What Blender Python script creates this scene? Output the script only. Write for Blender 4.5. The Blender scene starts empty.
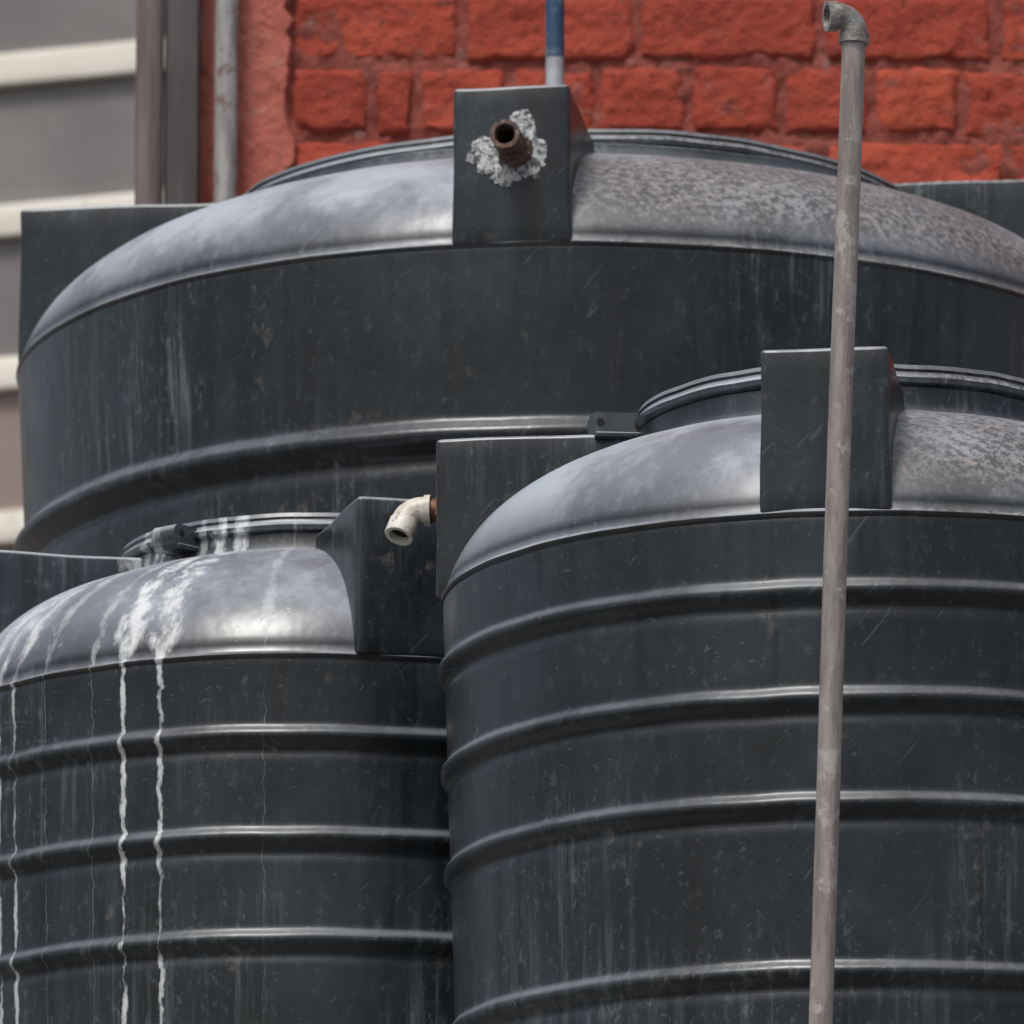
import bpy, math, random
from mathutils import Vector, Matrix, noise
random.seed(4)
S=0.62; CAMH=1.6
R_=math.radians
def P(x,y,h): return Vector((x*S,y*S,h*S+CAMH))
scene=bpy.context.scene
col=scene.collection

# ---------------------------------------------------------------- node helpers
class NB:
    def __init__(s,name):
        s.m=bpy.data.materials.new(name); s.m.use_nodes=True
        s.t=s.m.node_tree; s.t.nodes.clear()
        s.out=s.n('ShaderNodeOutputMaterial'); s.b=s.n('ShaderNodeBsdfPrincipled')
        s.t.links.new(s.b.outputs[0],s.out.inputs[0])
        s.tc=s.n('ShaderNodeTexCoord')
        s.co=s.vm('SCALE',s.tc.outputs['Object'],scale=1/S)
    def n(s,k): return s.t.nodes.new(k)
    def put(s,sock,v):
        if hasattr(v,'is_output') or isinstance(v,bpy.types.NodeSocket): s.t.links.new(v,sock)
        else:
            if isinstance(v,tuple) and len(v)==3 and sock.type=='RGBA': v=v+(1,)
            sock.default_value=v
    def vm(s,op,a,b=None,scale=None):
        n=s.n('ShaderNodeVectorMath'); n.operation=op; s.put(n.inputs[0],a)
        if b is not None: s.put(n.inputs[1],b)
        if scale is not None: s.put(n.inputs['Scale'],scale)
        return n.outputs[0]
    def m_(s,op,a,b=0.0,c=None,clamp=False):
        n=s.n('ShaderNodeMath'); n.operation=op; n.use_clamp=clamp
        s.put(n.inputs[0],a); s.put(n.inputs[1],b)
        if c is not None: s.put(n.inputs[2],c)
        return n.outputs[0]
    def noise(s,sc,scale=1.0,detail=4,rough=.55,off=(0,0,0),dist=0.0,co=None):
        v=s.vm('MULTIPLY',co or s.co,sc); v=s.vm('ADD',v,off)
        n=s.n('ShaderNodeTexNoise'); s.put(n.inputs['Vector'],v)
        n.inputs['Scale'].default_value=scale; n.inputs['Detail'].default_value=detail
        n.inputs['Roughness'].default_value=rough; n.inputs['Distortion'].default_value=dist
        return n.outputs['Fac']
    def step(s,v,a,b,lo=0.0,hi=1.0):
        n=s.n('ShaderNodeMapRange'); n.interpolation_type='SMOOTHSTEP'
        s.put(n.inputs[0],v); s.put(n.inputs[1],a); s.put(n.inputs[2],b); s.put(n.inputs[3],lo); s.put(n.inputs[4],hi)
        return n.outputs[0]
    def mix(s,f,a,b):
        n=s.n('ShaderNodeMix'); n.data_type='RGBA'
        s.put(n.inputs[0],f); s.put(n.inputs[6],a); s.put(n.inputs[7],b); return n.outputs[2]
    def sep(s,v):
        n=s.n('ShaderNodeSeparateXYZ'); s.put(n.inputs[0],v); return n.outputs
    def bump(s,h,strength=.3,dist=.01,normal=None):
        n=s.n('ShaderNodeBump'); s.put(n.inputs['Height'],h); n.inputs['Strength'].default_value=strength
        n.inputs['Distance'].default_value=dist
        if normal is not None: s.put(n.inputs['Normal'],normal)
        return n.outputs[0]
    def set(s,**k):
        for a,v in k.items():
            s.put(s.b.inputs[{'color':'Base Color','rough':'Roughness','metal':'Metallic','normal':'Normal','spec':'Specular IOR Level'}[a]],v)
        return s.m

def tank_mat(name,drips=(),speck=0.6,dust_sheen=.8,seed=0.0,chalk=.5):
    b=NB(name); o=(seed*7.3,seed*3.1,seed*5.7)
    x,y,z=b.sep(b.co)[:3]
    M=lambda *a:b.m_('MULTIPLY',*a)
    geo=b.n('ShaderNodeNewGeometry'); nz=b.sep(geo.outputs['Normal'])[2]
    cloud=b.noise((2.6,2.6,2.2),detail=4,rough=.64,off=o)
    col=b.mix(b.step(cloud,.38,.66),(.0050,.0080,.0105),(.0155,.024,.030))
    # damp runs, dark
    dk=b.step(b.noise((20,20,.7),detail=2,off=(9+seed,0,3)),.50,.64,0,.75)
    col=b.mix(dk,col,(.0035,.005,.0065))
    # chalky vertical runs, patchy
    streak=b.step(b.noise((50,50,1.9),detail=4,rough=.72,off=o),.48,.74)
    area=b.step(b.noise((2.4,2.4,2.0),detail=2,off=(4+seed,2,1)),.45,.66,.06,1.0)
    sm=M(streak,M(area,chalk))
    col=b.mix(sm,col,(.13,.15,.16))
    # speckly mineral bloom
    bln=b.noise((55,55,34),detail=4,rough=.80,off=(seed,8,2))
    col=b.mix(M(b.step(bln,.53,.72),M(b.step(area,.0,.8,.3,1.0),.40)),col,(.17,.19,.20))
    # fine scratches, two directions
    s1=None
    for rv,sc in (((.5,.9,.3),(1.8,150,90)),((-.3,.35,1.1),(2.6,110,150))):
        rot=b.n('ShaderNodeMapping'); b.put(rot.inputs[0],b.co); rot.inputs['Rotation'].default_value=rv
        q=b.step(b.noise(sc,detail=1,off=o,co=rot.outputs[0],dist=.6),.70,.78)
        s1=q if s1 is None else b.m_('MAXIMUM',s1,q)
    col=b.mix(M(s1,.17),col,(.20,.22,.235))
    # worn corners
    wp=b.step(geo.outputs['Pointiness'],.52,.60,0,.25)
    col=b.mix(M(wp,b.step(z,-.01,.01)),col,(.12,.135,.145))
    # sky sheen painted into the colour of upward faces as dusty film, weaker on ribs
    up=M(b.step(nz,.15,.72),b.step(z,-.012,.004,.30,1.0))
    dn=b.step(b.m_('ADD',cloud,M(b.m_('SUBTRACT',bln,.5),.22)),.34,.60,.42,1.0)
    col=b.mix(M(M(up,dn),dust_sheen),col,(.41,.445,.50))
    # grit on the sheltered side of the dome
    gz=b.noise((5,5,5),detail=3,off=o)
    sd=b.step(b.m_('ADD',x,M(gz,.35)),.10,.42)
    upm=M(M(b.step(nz,.22,.6),b.step(z,-.012,.004,.3,1.0)),M(sd,speck))
    g1=b.noise((75,75,75),detail=4,rough=.78,off=o)
    col=b.mix(M(upm,b.step(gz,.3,.6,.25,.7)),col,(.16,.14,.135))
    col=b.mix(M(upm,b.step(g1,.46,.56,0,.85)),col,(.045,.042,.043))
    col=b.mix(M(upm,b.step(g1,.43,.35)),col,(.30,.25,.235))
    # faint grubby line at the mould seam
    za=b.m_('ABSOLUTE',b.m_('ADD',z,.003))
    rl=M(b.step(za,.002,.009,1,0),b.step(gz,.42,.6,.1,.5))
    col=b.mix(rl,col,(.06,.045,.04))
    blot=M(b.step(b.noise((9,9,9),detail=3,rough=.7,off=(seed+5,3,3)),.62,.70),b.step(bln,.45,.6))
    col=b.mix(M(blot,.35),col,(.15,.12,.105))
    hgt=b.m_('ADD',b.noise((18,18,10),detail=2,rough=.55,off=o),M(s1,-.10))
    rough=b.step(cloud,.3,.7,.26,.42)
    rough=b.m_('ADD',rough,M(b.m_('MAXIMUM',sm,upm),.35))
    if drips:
        th=b.m_('ARCTAN2',x,M(y,-1))
        w1=b.noise((.2,.2,26),detail=3,rough=.6)
        w2=b.noise((.2,.2,19),detail=3,rough=.65,off=(7,7,7))
        onD=b.step(z,-.015,.05)
        brk=b.noise((26,26,7),detail=4,rough=.78)
        dtot=None
        for i,(t,w,wd,st) in enumerate(drips):
            wob=M(b.m_('SUBTRACT',w1 if i%2 else w2,.5),.030)
            tt=b.m_('ABSOLUTE',b.m_('ADD',b.m_('SUBTRACT',th,R_(t)),wob))
            ww=b.m_('ADD',M(onD,wd),w)
            ww=M(ww,b.step(brk,.34,.62,.20,1.45))
            k=b.step(b.m_('DIVIDE',tt,ww),.35,1.05,1,0)
            k=M(k,b.step(b.m_('SUBTRACT',brk,M(onD,.03)),.36,.60,.15,st))
            dtot=k if dtot is None else b.m_('MAXIMUM',dtot,k)
        col=b.mix(dtot,col,(.58,.60,.61)); rough=b.m_('ADD',rough,M(dtot,.3))
    return b.set(color=col,rough=rough,normal=b.bump(hgt,.16,.006),spec=.45)

def simple(name,c1,c2,sc=20,rough=.6,metal=0,bump=.3,thr=(.4,.65),dist=.006,stretch=(1,1,1),c3=None,t3=(.54,.64)):
    b=NB(name)
    n=b.noise(stretch,scale=sc,detail=5,rough=.68)
    col=b.mix(b.step(n,*thr),c1,c2)
    if c3:
        n3=b.noise((1,1,1),scale=sc*2.7,detail=4,rough=.72,off=(5,5,5)); col=b.mix(b.step(n3,t3[0],t3[1],0,.85),col,c3)
    return b.set(color=col,rough=rough,metal=metal,normal=b.bump(n,bump,dist))

# ---------------------------------------------------------------- mesh helpers
def empty(name,loc,rot=0):
    e=bpy.data.objects.new(name,None); e.location=loc; e.rotation_euler=(0,0,rot); e.empty_display_size=.1
    col.objects.link(e); return e
def obj(name,v,f,mat,parent=None,loc=None,smooth=True,angle=35):
    me=bpy.data.meshes.new(name); me.from_pydata([Vector(a)*S for a in v],[],f); me.update()
    mats=mat if isinstance(mat,list) else [mat]
    for m in mats: me.materials.append(m)
    o=bpy.data.objects.new(name,me); col.objects.link(o)
    if parent: o.parent=parent
    if loc is not None: o.location=loc
    if smooth:
        me.polygons.foreach_set('use_smooth',[True]*len(me.polygons))
        try: me.set_sharp_from_angle(angle=R_(angle))
        except Exception: pass
    return o
def rev(prof,seg,wob=0,seed=0):
    v=[];f=[];n=len(prof)
    for i in range(seg):
        a=2*math.pi*i/seg
        for (r,z) in prof:
            k=1
            if wob and r>.05:
                k=1+wob*noise.noise(Vector((math.cos(a)*1.6+seed,math.sin(a)*1.6,z*1.8)))+wob*.4*noise.noise(Vector((math.cos(a)*5+seed,math.sin(a)*5,z*5)))
            zz=z+(wob*.9*noise.noise(Vector((math.cos(a)*1.3,math.sin(a)*1.3+seed,z*.6+9)))+wob*.35*noise.noise(Vector((math.cos(a)*6,math.sin(a)*6+seed,z*2+9))) if wob else 0)
            v.append((r*k*math.sin(a),-r*k*math.cos(a),zz))
    for i in range(seg):
        j=(i+1)%seg
        for k in range(n-1):
            f.append((i*n+k,j*n+k,j*n+k+1,i*n+k+1))
    return v,f
def tube(pts,rad,seg=24,cap=True):
    pts=[Vector(p) for p in pts]; rs=rad if isinstance(rad,(list,tuple)) else [rad]*len(pts)
    v=[];f=[]; up=None; dl=None
    for p in pts[1:]:
        if (p-pts[0]).length>1e-6: dl=(p-pts[0]).normalized(); break
    for i,p in enumerate(pts):
        if i==0: d=pts[1]-pts[0]
        elif i==len(pts)-1: d=pts[-1]-pts[-2]
        else: d=(pts[i+1]-p).normalized()+(p-pts[i-1]).normalized()
        if d.length<1e-5: d=dl.copy()
        d.normalize()
        if d.dot(dl)<-.2: d=-d
        dl=d.copy()
        if up is None:
            up=Vector((0,0,1)) if abs(d.z)<.9 else Vector((1,0,0))
        a=(up-d*up.dot(d)).normalized(); c=d.cross(a); up=a
        for s in range(seg):
            t=2*math.pi*s/seg; v.append(p+(a*math.cos(t)+c*math.sin(t))*rs[i])
    for i in range(len(pts)-1):
        for s in range(seg):
            s2=(s+1)%seg; f.append((i*seg+s,i*seg+s2,(i+1)*seg+s2,(i+1)*seg+s))
    if cap: f.append(tuple(range(seg-1,-1,-1))); f.append(tuple((len(pts)-1)*seg+s for s in range(seg)))
    return v,f
def box(x0,x1,y0,y1,z0,z1,off=0):
    v=[(x0,y0,z0),(x1,y0,z0),(x1,y1,z0),(x0,y1,z0),(x0,y0,z1),(x1,y0,z1),(x1,y1,z1),(x0,y1,z1)]
    f=[(0,3,2,1),(4,5,6,7),(0,1,5,4),(1,2,6,5),(2,3,7,6),(3,0,4,7)]
    return v,[tuple(i+off for i in q) for q in f]
def join(*parts):
    V=[];F=[]
    for v,f in parts:
        o=len(V); V+=[tuple(a) for a in v]; F+=[tuple(i+o for i in q) for q in f]
    return V,F
def xf(part,fn): return [fn(Vector(a)) for a in part[0]],part[1]
def arc(c,a,b,r,n=8):
    c=Vector(c);a=Vector(a).normalized();b=Vector(b).normalized()
    ctr=c+b*r; return [ctr-b*r*math.cos(t*math.pi/2/n)+a*r*math.sin(t*math.pi/2/n) for t in range(n+1)]
def rbox(x0,x1,y0,y1,z0,z1,r,taper=0,n=3,warp=0,sd=0):
    import bmesh
    bm=bmesh.new(); v,f=box(x0,x1,y0,y1,z0,z1)
    cx=(x0+x1)/2
    vs=[bm.verts.new((cx+(a[0]-cx)*(1-taper*(1 if a[2]>z0+1e-6 else 0)),a[1],a[2])) for a in v]
    for q in f: bm.faces.new([vs[i] for i in q])
    bmesh.ops.bevel(bm,geom=bm.edges[:],offset=r,segments=n,affect='EDGES',profile=.5)
    if warp:
        bmesh.ops.subdivide_edges(bm,edges=[e for e in bm.edges if e.calc_length()>.08],cuts=7,use_grid_fill=True)
        for a in bm.verts:
            p=a.co*7
            a.co+=Vector((noise.noise(p+Vector((sd,0,0))),noise.noise(p+Vector((sd,5,0)))*1.3,noise.noise(p+Vector((sd,0,9)))))*warp
    bm.verts.index_update()
    V=[tuple(a.co) for a in bm.verts]; F=[tuple(a.index for a in q.verts) for q in bm.faces]; bm.free()
    return V,F

# ---------------------------------------------------------------- water tanks
def bez(p0,c0,c1,p1,n):
    o=[]
    for i in range(1,n+1):
        t=i/n;u=1-t
        o.append(tuple(u**3*p0[k]+3*u*u*t*c0[k]+3*u*t*t*c1[k]+t**3*p1[k] for k in (0,1)))
    return o
def tank(name,x,y,seam,rot,R,H,ribs,ribh,riba,rc,zc,lidr,lidz,lugw,lugh,mat,seed,taper=.044,sideup=0,lugin=None):
    e=empty(name,P(x,y,seam),R_(rot))
    prof=[(0,-H),(R*.9,-H),(R*.93,-H+.01)]
    z=-H+.05; dz=.005
    while z<-.012:
        r=R*(1-taper*min(-z,.9))
        for zr in ribs:
            d=(z-zr)/ribh
            if abs(d)<1.8:
                r+=riba*(math.exp(-abs(d*1.65)**2.8))-riba*.28*math.exp(-((d+1.15)*2.4)**2)
        prof.append((r,z)); z+=dz
    prof+=[(R-.001,-.010),(R+.002,-.007),(R+.003,-.002),(R-.001,.001),(R-.004,.004),(R-.005,.016)]
    p0=(R-.005,.016); L=math.hypot(R-rc,zc)
    prof+=bez(p0,(p0[0]-L*.10,p0[1]+L*.30),(rc+L*.42,zc-L*.10),(rc,zc),22)
    prof+=[(rc-.004,zc+.012),(rc-.006,lidz-.035),(rc-.02,lidz-.03),(0,lidz-.03)]
    parts=[rev(prof,256,.0050,seed)]
    li=lugin or rc*.97
    for k in range(4):
        lug=rbox(-lugw/2,lugw/2,-(R+.001),-(li if k%2 else rc*.97),-.004,lugh+(sideup if k%2 else 0),.007,taper=.02,warp=.004,sd=seed*3+k)
        M=Matrix.Rotation(k*math.pi/2,3,'Z')
        parts.append(xf(lug,lambda p,M=M:tuple(M@p)))
    v,f=join(*parts)
    body=obj('tank_body',v,f,mat,e,angle=50)
    lp=[(lidr-.004,zc-.02),(lidr-.004,lidz-.036),(lidr+.008,lidz-.034),(lidr+.012,lidz-.030),(lidr+.012,lidz-.022),(lidr+.006,lidz-.018),
        (lidr+.004,lidz-.012),(lidr+.006,lidz-.008),(lidr+.003,lidz-.001),(lidr-.01,lidz),(lidr-.03,lidz-.004),(lidr-.05,lidz+.004),(0,lidz+.012)]
    v,f=rev(lp,160,.006,seed+3)
    obj('lid',v,f,mat,e,angle=40)
    return e

m_big=tank_mat('weathered_plastic_big',speck=.95,seed=1.0,dust_sheen=.9,chalk=.75)
m_right=tank_mat('weathered_plastic_right',speck=.95,seed=2.3,dust_sheen=.9,chalk=.5)
m_left=tank_mat('weathered_plastic_left',speck=.25,seed=3.9,dust_sheen=.85,chalk=.55,
   drips=[(-43.6,.0085,.032,.95),(-37.6,.0075,.035,.85),(-65,.008,.02,.75),(-69,.008,.03,.75),(-73,.009,.03,.6),(-22,.0006,.016,.3),(-58,.0006,.03,.45),(-49,.0006,.02,.4)])

BASE=1.2
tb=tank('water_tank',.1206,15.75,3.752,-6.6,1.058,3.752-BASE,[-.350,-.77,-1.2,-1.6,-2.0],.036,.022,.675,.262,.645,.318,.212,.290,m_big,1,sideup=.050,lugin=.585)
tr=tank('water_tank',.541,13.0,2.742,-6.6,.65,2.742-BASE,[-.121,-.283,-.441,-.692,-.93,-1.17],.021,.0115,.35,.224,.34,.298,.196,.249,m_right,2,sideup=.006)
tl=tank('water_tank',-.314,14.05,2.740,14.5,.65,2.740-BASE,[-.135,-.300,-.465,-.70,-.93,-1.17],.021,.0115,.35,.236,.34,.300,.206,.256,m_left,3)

steel=simple('rusty_steel',(.13,.065,.045),(.04,.028,.025),40,.7,.2,.6,c3=(.25,.20,.18))
hole=simple('dark_bore',(.006,.005,.005),(.01,.008,.007),30,.9)
pvc=simple('aged_pvc',(.62,.60,.54),(.46,.42,.36),18,.45,0,.15,(.45,.65),c3=(.25,.18,.13))
seal=simple('sealant_residue',(.60,.61,.61),(.34,.36,.37),30,.6,0,.9,(.42,.60),.01,c3=(.035,.042,.047),t3=(.49,.53))
brass=simple('brown_fitting',(.20,.07,.035),(.10,.04,.03),50,.5,.3,.4)

R=1.058
y0=-(R+.001)
P0=Vector((.008,y0+.02,.167));P1=Vector((.000,y0-.105,.172)); dd=(P1-P0)
pts=[];rr=[]
for i in range(60):
    t=i/59; pts.append(P0+dd*t); rr.append(.0262+(.0012 if i%3==0 else 0) if t<.75 else .0268)
d_=dd.normalized()
pts+=[P1,P1,P1-d_*.004,P1-d_*.10]; rr+=[.0245,.019,.018,.018]
v,f=tube(pts,rr,28,cap=False); obj('outlet_pipe',v,f,steel,tb,angle=60)
v,f=tube([(.008,y0-.002,.167),(.007,y0-.016,.167),(.007,y0-.018,.168)],[.035,.033,.030],6); obj('outlet_nut',v,f,steel,tb,smooth=False)
v,f=tube([(.006,y0-.02,.168),(.006,y0-.022,.168)],[.0195,.0195],20); obj('outlet_bore',v,f,hole,tb)
def smear(cx,cz,yy,seed,rx,rz,h):
    V=[];F=[];N=30;M=140
    for i in range(N+1):
        for j in range(M):
            a=2*math.pi*j/M
            k=1+.40*noise.noise(Vector((math.cos(a)*1.2+seed,math.sin(a)*1.2,.3)))+.16*noise.noise(Vector((math.cos(a)*4+seed,math.sin(a)*4,2)))+.14*noise.noise(Vector((math.cos(a)*14+seed,math.sin(a)*14,2)))
            r=i/N
            px=cx+rx*k*r*math.cos(a);pz=cz+rz*k*r*math.sin(a)
            nn=noise.noise(Vector((px*30,pz*30,seed)))+.5*noise.noise(Vector((px*90,pz*90,seed)))
            hh=h*(1-r**2)*.7+h*.9*nn+h*.25
            if r>.97: hh=-h-.004
            V.append((px,yy-hh,pz))
    for i in range(N):
        for j in range(M):
            F.append((i*M+j,(i)*M+(j+1)%M,(i+1)*M+(j+1)%M,(i+1)*M+j))
    return V,F
v,f=join(smear(.014,.170,y0-.002,2,.047,.062,.0030),smear(-.040,.160,y0-.002,7,.030,.038,.0018),smear(-.008,.122,y0-.002,11,.026,.020,.0016),smear(-.068,.158,y0-.002,19,.014,.012,.0013))
obj('sealant',v,f,seal,tb)

x0=-(.65+.001)
ZE=.160
v,f=tube([(x0+.01,.0,ZE),(x0-.030,.0,ZE),(x0-.030,.0,ZE)],[.018,.018,.0],20); obj('overflow_nipple',v,f,brass,tr)
v,f=tube([(x0-.001,0,ZE),(x0-.013,0,ZE)],[.025,.024],6); obj('overflow_nut',v,f,brass,tr,smooth=False)
bd=Vector((-.25,-.42,-.85)).normalized(); st=Vector((x0-.036,0,ZE))
pts=[Vector((x0-.022,0,ZE)),st+Vector((.004,0,0)),st+Vector((.0035,0,0))]+arc(st,(-1,0,0),bd,.021,9)
e1=pts[-1]; pts+=[e1+bd*.004,e1+bd*.004,e1+bd*.030,e1+bd*.032,e1+bd*.032,e1+bd*.012]
rr=[.0245,.0245,.0215]+[.0215]*10+[.0215,.0235,.0235,.0225,.0165,.016]
v,f=tube(pts,rr,28,cap=False); obj('overflow_elbow',v,f,pvc,tr)
v,f=tube([e1+bd*.020,e1+bd*.019],[.0175,.0175],20); obj('overflow_bore',v,f,hole,tr)

def latch(parent,ang,mat,r0,r1,z0,z1,w=.016):
    n=10; out=[(r0,z0),(r1-.012,z0)]
    out+=[(r1-.014+.014*math.sin(t),(z0+z1)/2-(z1-z0)/2*math.cos(t)) for t in [math.pi*i/n for i in range(n+1)]]
    out+=[(r0,z1)]
    V=[];F=[];k=len(out)
    for s in(-w/2,w/2):
        for (r,z) in out: V.append((-r,s,z))
    F.append(tuple(range(k-1,-1,-1)));F.append(tuple(range(k,2*k)))
    for i in range(k): j=(i+1)%k;F.append((i,j,j+k,i+k))
    M=Matrix.Rotation(ang,3,'Z')
    fl=rbox(-r1+.01,-r0,-.03,.03,z0-.006,z0+.002,.002)
    p=join((V,F),fl)
    V,F=xf(p,lambda q:tuple(M@q)); obj('lid_latch',V,F,mat,parent,angle=30)
    hv=tube([(-r1+.020,-w/2-.0012,(z0+z1)/2+.003),(-r1+.020,-w/2+.002,(z0+z1)/2+.003)],[.006,.006],14)
    V,F=xf(hv,lambda q:tuple(M@q)); obj('latch_hole',V,F,hole,parent)
latch(tr,R_(12),m_right,.33,.425,.252,.290)
latch(tl,R_(34),m_left,.33,.40,.252,.287,.05)

# ---------------------------------------------------------------- free-standing pipe in front
galv=simple('old_galvanised',(.27,.240,.225),(.165,.140,.130),9,.55,.15,.5,(.38,.68),.005,(6,6,1),c3=(.36,.34,.325))
fit=simple('pipe_fitting_metal',(.27,.26,.25),(.15,.135,.125),25,.5,.3,.6,c3=(.38,.37,.36))
sp=empty('metal_pipe',P(0,0,0))
top=Vector((.5005,12.0,3.368)); bot=Vector((.251,12.0,-2.56))
pts=[];N=40
for i in range(N+1):
    t=i/N;p=bot.lerp(top,t); p.x+=.004*noise.noise(Vector((0,0,t*6))); pts.append(p)
v,f=tube(pts,.0172,28); obj('pipe',v,f,galv,sp)
d=Vector((.043,0,1)).normalized()
b1=Vector((-1,-.25,-.05)).normalized()
s0=top-d*.006
pts=[s0,s0,s0+d*.014,s0+d*.0145]+arc(s0+d*.0146,d,b1,.027,9)
e1=pts[-1];pts+=[e1+b1*.001,e1+b1*.016,e1+b1*.016,e1+b1*.004]
v,f=tube(pts,[.016,.0225,.0225,.0195]+[.0195]*10+[.0225,.0225,.0165,.016],28,cap=False); obj('elbow',v,f,fit,sp)
v,f=tube([e1+b1*.006,e1+b1*.005],[.017,.017],16); obj('elbow_bore',v,f,hole,sp)

# ---------------------------------------------------------------- brick wall
WY=17.3
bw=empty('brick_wall',P(0,WY,0))
def red(name,a,c,d,bumpd=.012,chip=(.36,.15,.12),pale=.6):
    b=NB(name)
    n1=b.noise((1,1,1),scale=5,detail=4,rough=.6); n2=b.noise((1,1,1),scale=34,detail=5,rough=.78,off=(3,1,2))
    n3=b.noise((1,1,1),scale=1.6,detail=3,off=(8,1,2))
    cc=b.mix(b.step(n1,.35,.65),a,c); cc=b.mix(b.step(n3,.4,.62,0,.6),cc,d)
    geo=b.n('ShaderNodeNewGeometry')
    cc=b.mix(b.m_('MULTIPLY',geo.outputs['Random Per Island'],.6),cc,d)
    cc=b.mix(b.step(n2,.55,.68,0,.6),cc,(.09,.020,.014))
    cc=b.mix(b.step(b.noise((1,1,1.4),scale=13,detail=5,rough=.78,off=(1,9,1)),.58,.70,0,pale),cc,chip)
    return b.set(color=cc,rough=.75,spec=.25,normal=b.bump(b.m_('ADD',n2,b.m_('MULTIPLY',n1,1.5)),.8,bumpd))
mred=red('red_painted_brick',(.42,.066,.036),(.51,.094,.050),(.29,.042,.026),.016)
mmor=red('red_painted_mortar',(.32,.078,.056),(.39,.115,.088),(.20,.044,.033),.02,(.36,.24,.21),.85)
mpla=red('salmon_plaster',(.54,.18,.135),(.60,.25,.20),(.46,.11,.08),.014,(.48,.34,.30))
CH=.160; X0=-.468; XE=6.0; TOPM=4.800
V=[];F=[]
def brick(xa,xb,za,zb,nx,nz,sd):
    off=len(V); dep=.015+random.uniform(-.006,.004); tx=random.uniform(-.004,.004); tz=random.uniform(-.003,.003)
    cx=(xa+xb)/2;cz=(za+zb)/2;hx=(xb-xa)/2;hz=(zb-za)/2
    for i in range(nx+1):
        for j in range(nz+1):
            u=-1+2*i/nx; w=-1+2*j/nz
            px=cx+hx*u; pz=cz+hz*w
            ex=hx-abs(px-cx); ez=hz-abs(pz-cz); e=min(ex,ez)
            rr=.014+.020*max(0,noise.noise(Vector((px*11+sd,pz*11,7))))
            if ex<.03 and ez<.03: rr+=.008
            ed=max(0,1-e/rr)
            wb=noise.noise(Vector((px*13+sd,pz*13,0)))*.008+noise.noise(Vector((px*45+sd,pz*45,3)))*.0055
            wx=noise.noise(Vector((px*24+sd,pz*24,5)))*.016*ed; wz=noise.noise(Vector((px*24+sd,pz*24,9)))*.016*ed
            chip=max(0,noise.noise(Vector((px*17+sd*2,pz*17,11)))-.22)*.06*ed
            yy=-dep*math.sqrt(max(0,1-ed*ed))+chip
            if e<=1e-6: yy=.008
            yy=yy-(wb*(1-ed) if e>1e-6 else 0)+tx*u+tz*w
            V.append((px+wx,yy,pz+wz))
    for i in range(nx):
        for j in range(nz):
            a=off+i*(nz+1)+j; F.append((a,a+nz+1,a+nz+2,a+1))
k=0
h=TOPM+CH*16
while h>-2.5:
    idx=round((TOPM-h)/CH)
    fine=3.4<h<5.4
    if idx%2==0: xs=[X0,-.298,-.200]; step=.1905
    else: xs=[X0]; step=.375
    while xs[-1]<XE-.1: xs.append(xs[-1]+step*random.uniform(.965,1.03))
    for a,c in zip(xs[:-1],xs[1:]):
        L=c-a
        q=(.0085 if fine and a<1.6 else .03)
        j1=random.uniform(-.003,.003)
        brick(a+random.uniform(.004,.009),c-random.uniform(.004,.009),h-CH+random.uniform(.004,.009)+j1,h-random.uniform(.004,.009)+j1,max(4,int(L/q)),max(3,int(CH/q)),k*3.7); k+=1
    h-=CH
obj('bricks',V,F,mred,bw,angle=80)
V=[];F=[];nx=300;nz=240
zlo,zhi=3.2,5.5
for i in range(nx+1):
    for j in range(nz+1):
        px=X0-.01+(2.4)*i/nx; pz=zlo+(zhi-zlo)*j/nz
        V.append((px,-.006+.010*noise.noise(Vector((px*25,pz*25,1)))+.006*noise.noise(Vector((px*70,pz*70,1))),pz))
for i in range(nx):
    for j in range(nz):
        a=i*(nz+1)+j;F.append((a,a+nz+1,a+nz+2,a+1))
obj('mortar',V,F,mmor,bw,angle=80)
HT=TOPM+CH*16
v,f=join(box(-.665,XE,.012,.36,-2.58,HT),box(1.935,XE,-.004,.010,-2.58,HT-.01),box(X0-.01,1.93,-.004,.010,-2.58,3.19),box(X0-.01,1.93,-.004,.010,5.51,HT-.01))
obj('wall_core',v,f,mmor,bw,smooth=False)
V=[];F=[];nx=14;nz=700
for j in range(nz+1):
    pz=-2.58+(HT+2.53)*j/nz
    rag=.022*noise.noise(Vector((0,pz*9,4)))+.018*noise.noise(Vector((0,pz*33,4)))
    for i in range(nx+1):
        u=i/nx; px=-.590+(.125+rag)*u
        yy=-.026-.008*noise.noise(Vector((px*20,pz*8,2)))-.006*noise.noise(Vector((px*60,pz*40,2)))
        if i==0 or i==nx: yy=.0
        V.append((px,yy,pz))
for j in range(nz):
    for i in range(nx):
        a=j*(nx+1)+i;F.append((a,a+1,a+nx+2,a+nx+1))
obj('plaster_strip',V,F,mpla,bw,angle=60)
v,f=box(-.668,-.592,-.012,.011,-2.58,HT-.02); obj('plaster_return',v,f,mpla,bw,smooth=False)

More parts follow.
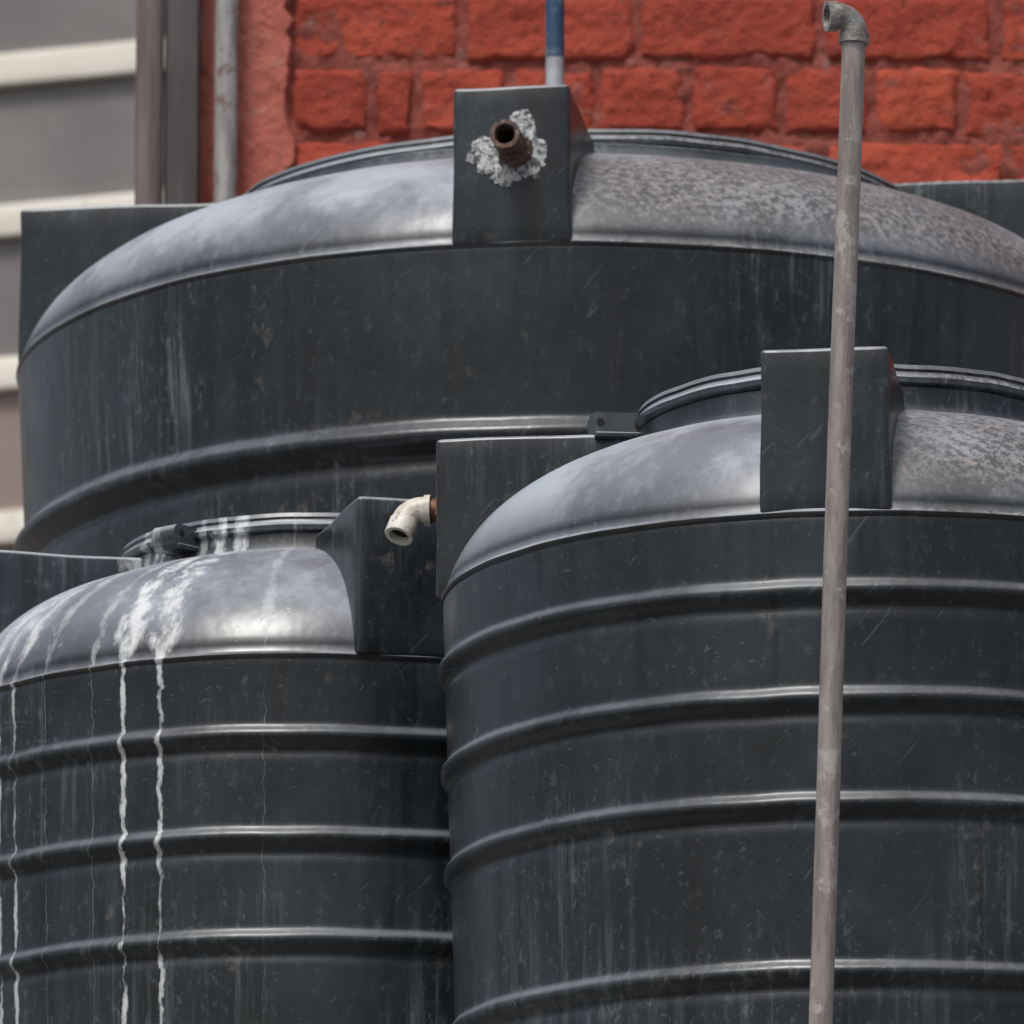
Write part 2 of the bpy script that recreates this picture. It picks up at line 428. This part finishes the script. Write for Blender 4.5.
greyp=simple('grey_painted_pipe',(.20,.19,.185),(.34,.33,.32),8,.5,.1,.3,(.4,.6),.004,(3,3,.6),c3=(.14,.06,.05))
brownp=simple('brown_downpipe_paint',(.105,.075,.068),(.17,.135,.125),7,.5,.05,.3,(.4,.65),.004,(5,5,.5))
darkp=simple('dark_downpipe_paint',(.034,.028,.027),(.055,.046,.044),9,.5,.05,.3,(.4,.65),.004,(5,5,.5))
def pipe_run(name,x,y,r,mat,h0,h1,collars=(),mat2=None):
    e=empty(name,P(x,y,0))
    v,f=tube([(0,0,h0),(0,0,h1)],r,24); obj('pipe',v,f,mat,e)
    for c in collars:
        v,f=tube([(0,0,c-.03),(0,0,c-.028),(0,0,c+.028),(0,0,c+.03)],[r+.001,r+.008,r+.008,r+.001],24); obj('collar',v,f,mat2 or mat,e)
    return e
pipe_run('wall_pipe',-.600,17.23,.0245,greyp,-2.58,7.0,(2.9,5.8,1.0))
pipe_run('downpipe',-.760,17.22,.030,brownp,-2.58,7.4,(2.9,5.8,1.0))
e=empty('square_downpipe',P(-.693,17.25,0))
v,f=rbox(-.036,.036,-.03,.05,-2.58,7.4,.006); obj('pipe',v,f,darkp,e)
v,f=rbox(-.042,.042,-.036,.056,5.70,5.82,.004); obj('collar',v,f,darkp,e)
blue=simple('blue_pipe_paint',(.008,.035,.085),(.02,.06,.13),14,.4,0,.2,c3=(.10,.13,.17))
zinc=simple('zinc_pipe',(.46,.47,.48),(.32,.33,.34),20,.4,.4,.2)
fp=empty('filler_pipe',P(.0835,15.95,0))
v,f=tube([(0,0,4.44),(0,0,6.0)]+arc((0,0,6.0),(0,0,1),(0,1,0),.06,8)+[(0,1.34,6.06)],.0185,24); obj('blue_pipe',v,f,blue,fp)
v,f=tube([(0,0,4.03),(0,0,4.45)],.0178,24); obj('steel_pipe',v,f,zinc,fp)

# ---------------------------------------------------------------- building further back
nb=empty('neighbouring_building',P(-1.72,32,0),R_(-20))
clad=[simple('facade_panel_grey',(.16,.15,.148),(.21,.20,.195),1.3,.8),simple('facade_panel_brown',(.25,.19,.17),(.30,.24,.22),1.3,.8)]
white=simple('white_ledge_paint',(.76,.73,.65),(.66,.62,.54),3,.6,0,.4,(.4,.6),.01,(.3,1,3),(.5,.46,.40),(.60,.75))
v,f=box(-9,5,.15,5,-2.58,13); obj('wall',v,f,clad[0],nb,smooth=False)
led=[];pan=[[],[]]
for i in range(-15,7):
    hh=7.675+.612*i
    led.append(rbox(-9,5,.02,.149,hh-.062,hh+.062,.004))
    pan[0 if i>=0 else 1].append(join(box(-9,5,.05,.148,hh+.067,hh+.33),box(-9,5,.07,.148,hh+.331,hh+.545)))
v,f=join(*led); obj('ledges',v,f,white,nb)
for k in (0,1):
    v,f=join(*pan[k]); obj('panels',v,f,clad[k],nb,smooth=False)

# ---------------------------------------------------------------- low store building carrying the tanks
conc=simple('concrete',(.28,.27,.25),(.20,.19,.18),6,.85,0,.5,c3=(.14,.13,.12))
lb=empty('flat_roof_outbuilding',P(0,0,0))
v,f=rbox(-1.6,2.4,12.2,17.25,BASE-.2,BASE-.003,.015); obj('roof_slab',v,f,conc,lb)
v,f=box(-1.5,2.3,12.35,17.24,-2.58,BASE-.205); obj('walls',v,f,simple('render_paint',(.42,.38,.33),(.34,.31,.28),4,.8),lb,smooth=False)
v,f=join(rbox(.9,1.9,12.31,12.345,-2.57,.35,.01),rbox(.96,1.84,12.295,12.312,-2.5,.28,.008)); obj('door',v,f,simple('door_paint',(.05,.10,.08),(.07,.13,.10),8,.5),lb)
v,f=join(rbox(-1.1,-.1,12.31,12.345,-.9,.35,.01)); obj('window_frame',v,f,white,lb)
v,f=join(box(-1.05,-.63,12.3,12.31,-.85,.3),box(-.57,-.15,12.3,12.31,-.85,.3)); obj('window_panes',v,f,simple('window_glass',(.02,.025,.03),(.03,.035,.04),4,.1),lb,smooth=False)
g=NB('ground_concrete'); n=g.noise((1,1,1),scale=1.2,detail=5,rough=.65)
gm=g.set(color=g.mix(g.step(n,.35,.65),(.11,.105,.10),(.17,.16,.15)),rough=.9,normal=g.bump(n,.4,.02))
v,f=[(-900,-900,0),(900,-900,0),(900,900,0),(-900,900,0)],[(0,1,2,3)]
obj('ground',v,f,gm,None,Vector((0,0,-2.58*S+CAMH)),smooth=False)

# ---------------------------------------------------------------- light
SE,SR=R_(60),R_(208)
w=bpy.data.worlds.new('World'); scene.world=w; w.use_nodes=True
nt=w.node_tree; bg=nt.nodes['Background']; sky=nt.nodes.new('ShaderNodeTexSky'); sky.sky_type='NISHITA'
sky.sun_disc=False; sky.sun_elevation=SE; sky.sun_rotation=SR; sky.air_density=1.0; sky.dust_density=4.0; sky.ozone_density=1.0
hs=nt.nodes.new('ShaderNodeHueSaturation'); hs.inputs['Saturation'].default_value=.5
nt.links.new(sky.outputs[0],hs.inputs['Color']); nt.links.new(hs.outputs[0],bg.inputs[0]); bg.inputs[1].default_value=.135
sd=bpy.data.lights.new('sun','SUN'); sd.energy=2.2; sd.angle=R_(14); sd.color=(1,.97,.92)
so=bpy.data.objects.new('sun',sd); col.objects.link(so)
dv=Vector((math.sin(SR)*math.cos(SE),math.cos(SR)*math.cos(SE),math.sin(SE)))
so.rotation_euler=dv.to_track_quat('Z','Y').to_euler()

cd=bpy.data.cameras.new('camera'); cam=bpy.data.objects.new('camera',cd); col.objects.link(cam)
cam.location=(0,0,CAMH); cam.rotation_euler=(R_(90+12.5),0,0)
cd.sensor_width=36; cd.lens=36*8500/1024; cd.clip_start=.1; cd.clip_end=3000
cd.dof.use_dof=True; cd.dof.focus_distance=12.9*S; cd.dof.aperture_fstop=19
scene.camera=cam
scene.view_settings.view_transform='Standard'; scene.view_settings.look='None'; scene.view_settings.exposure=0
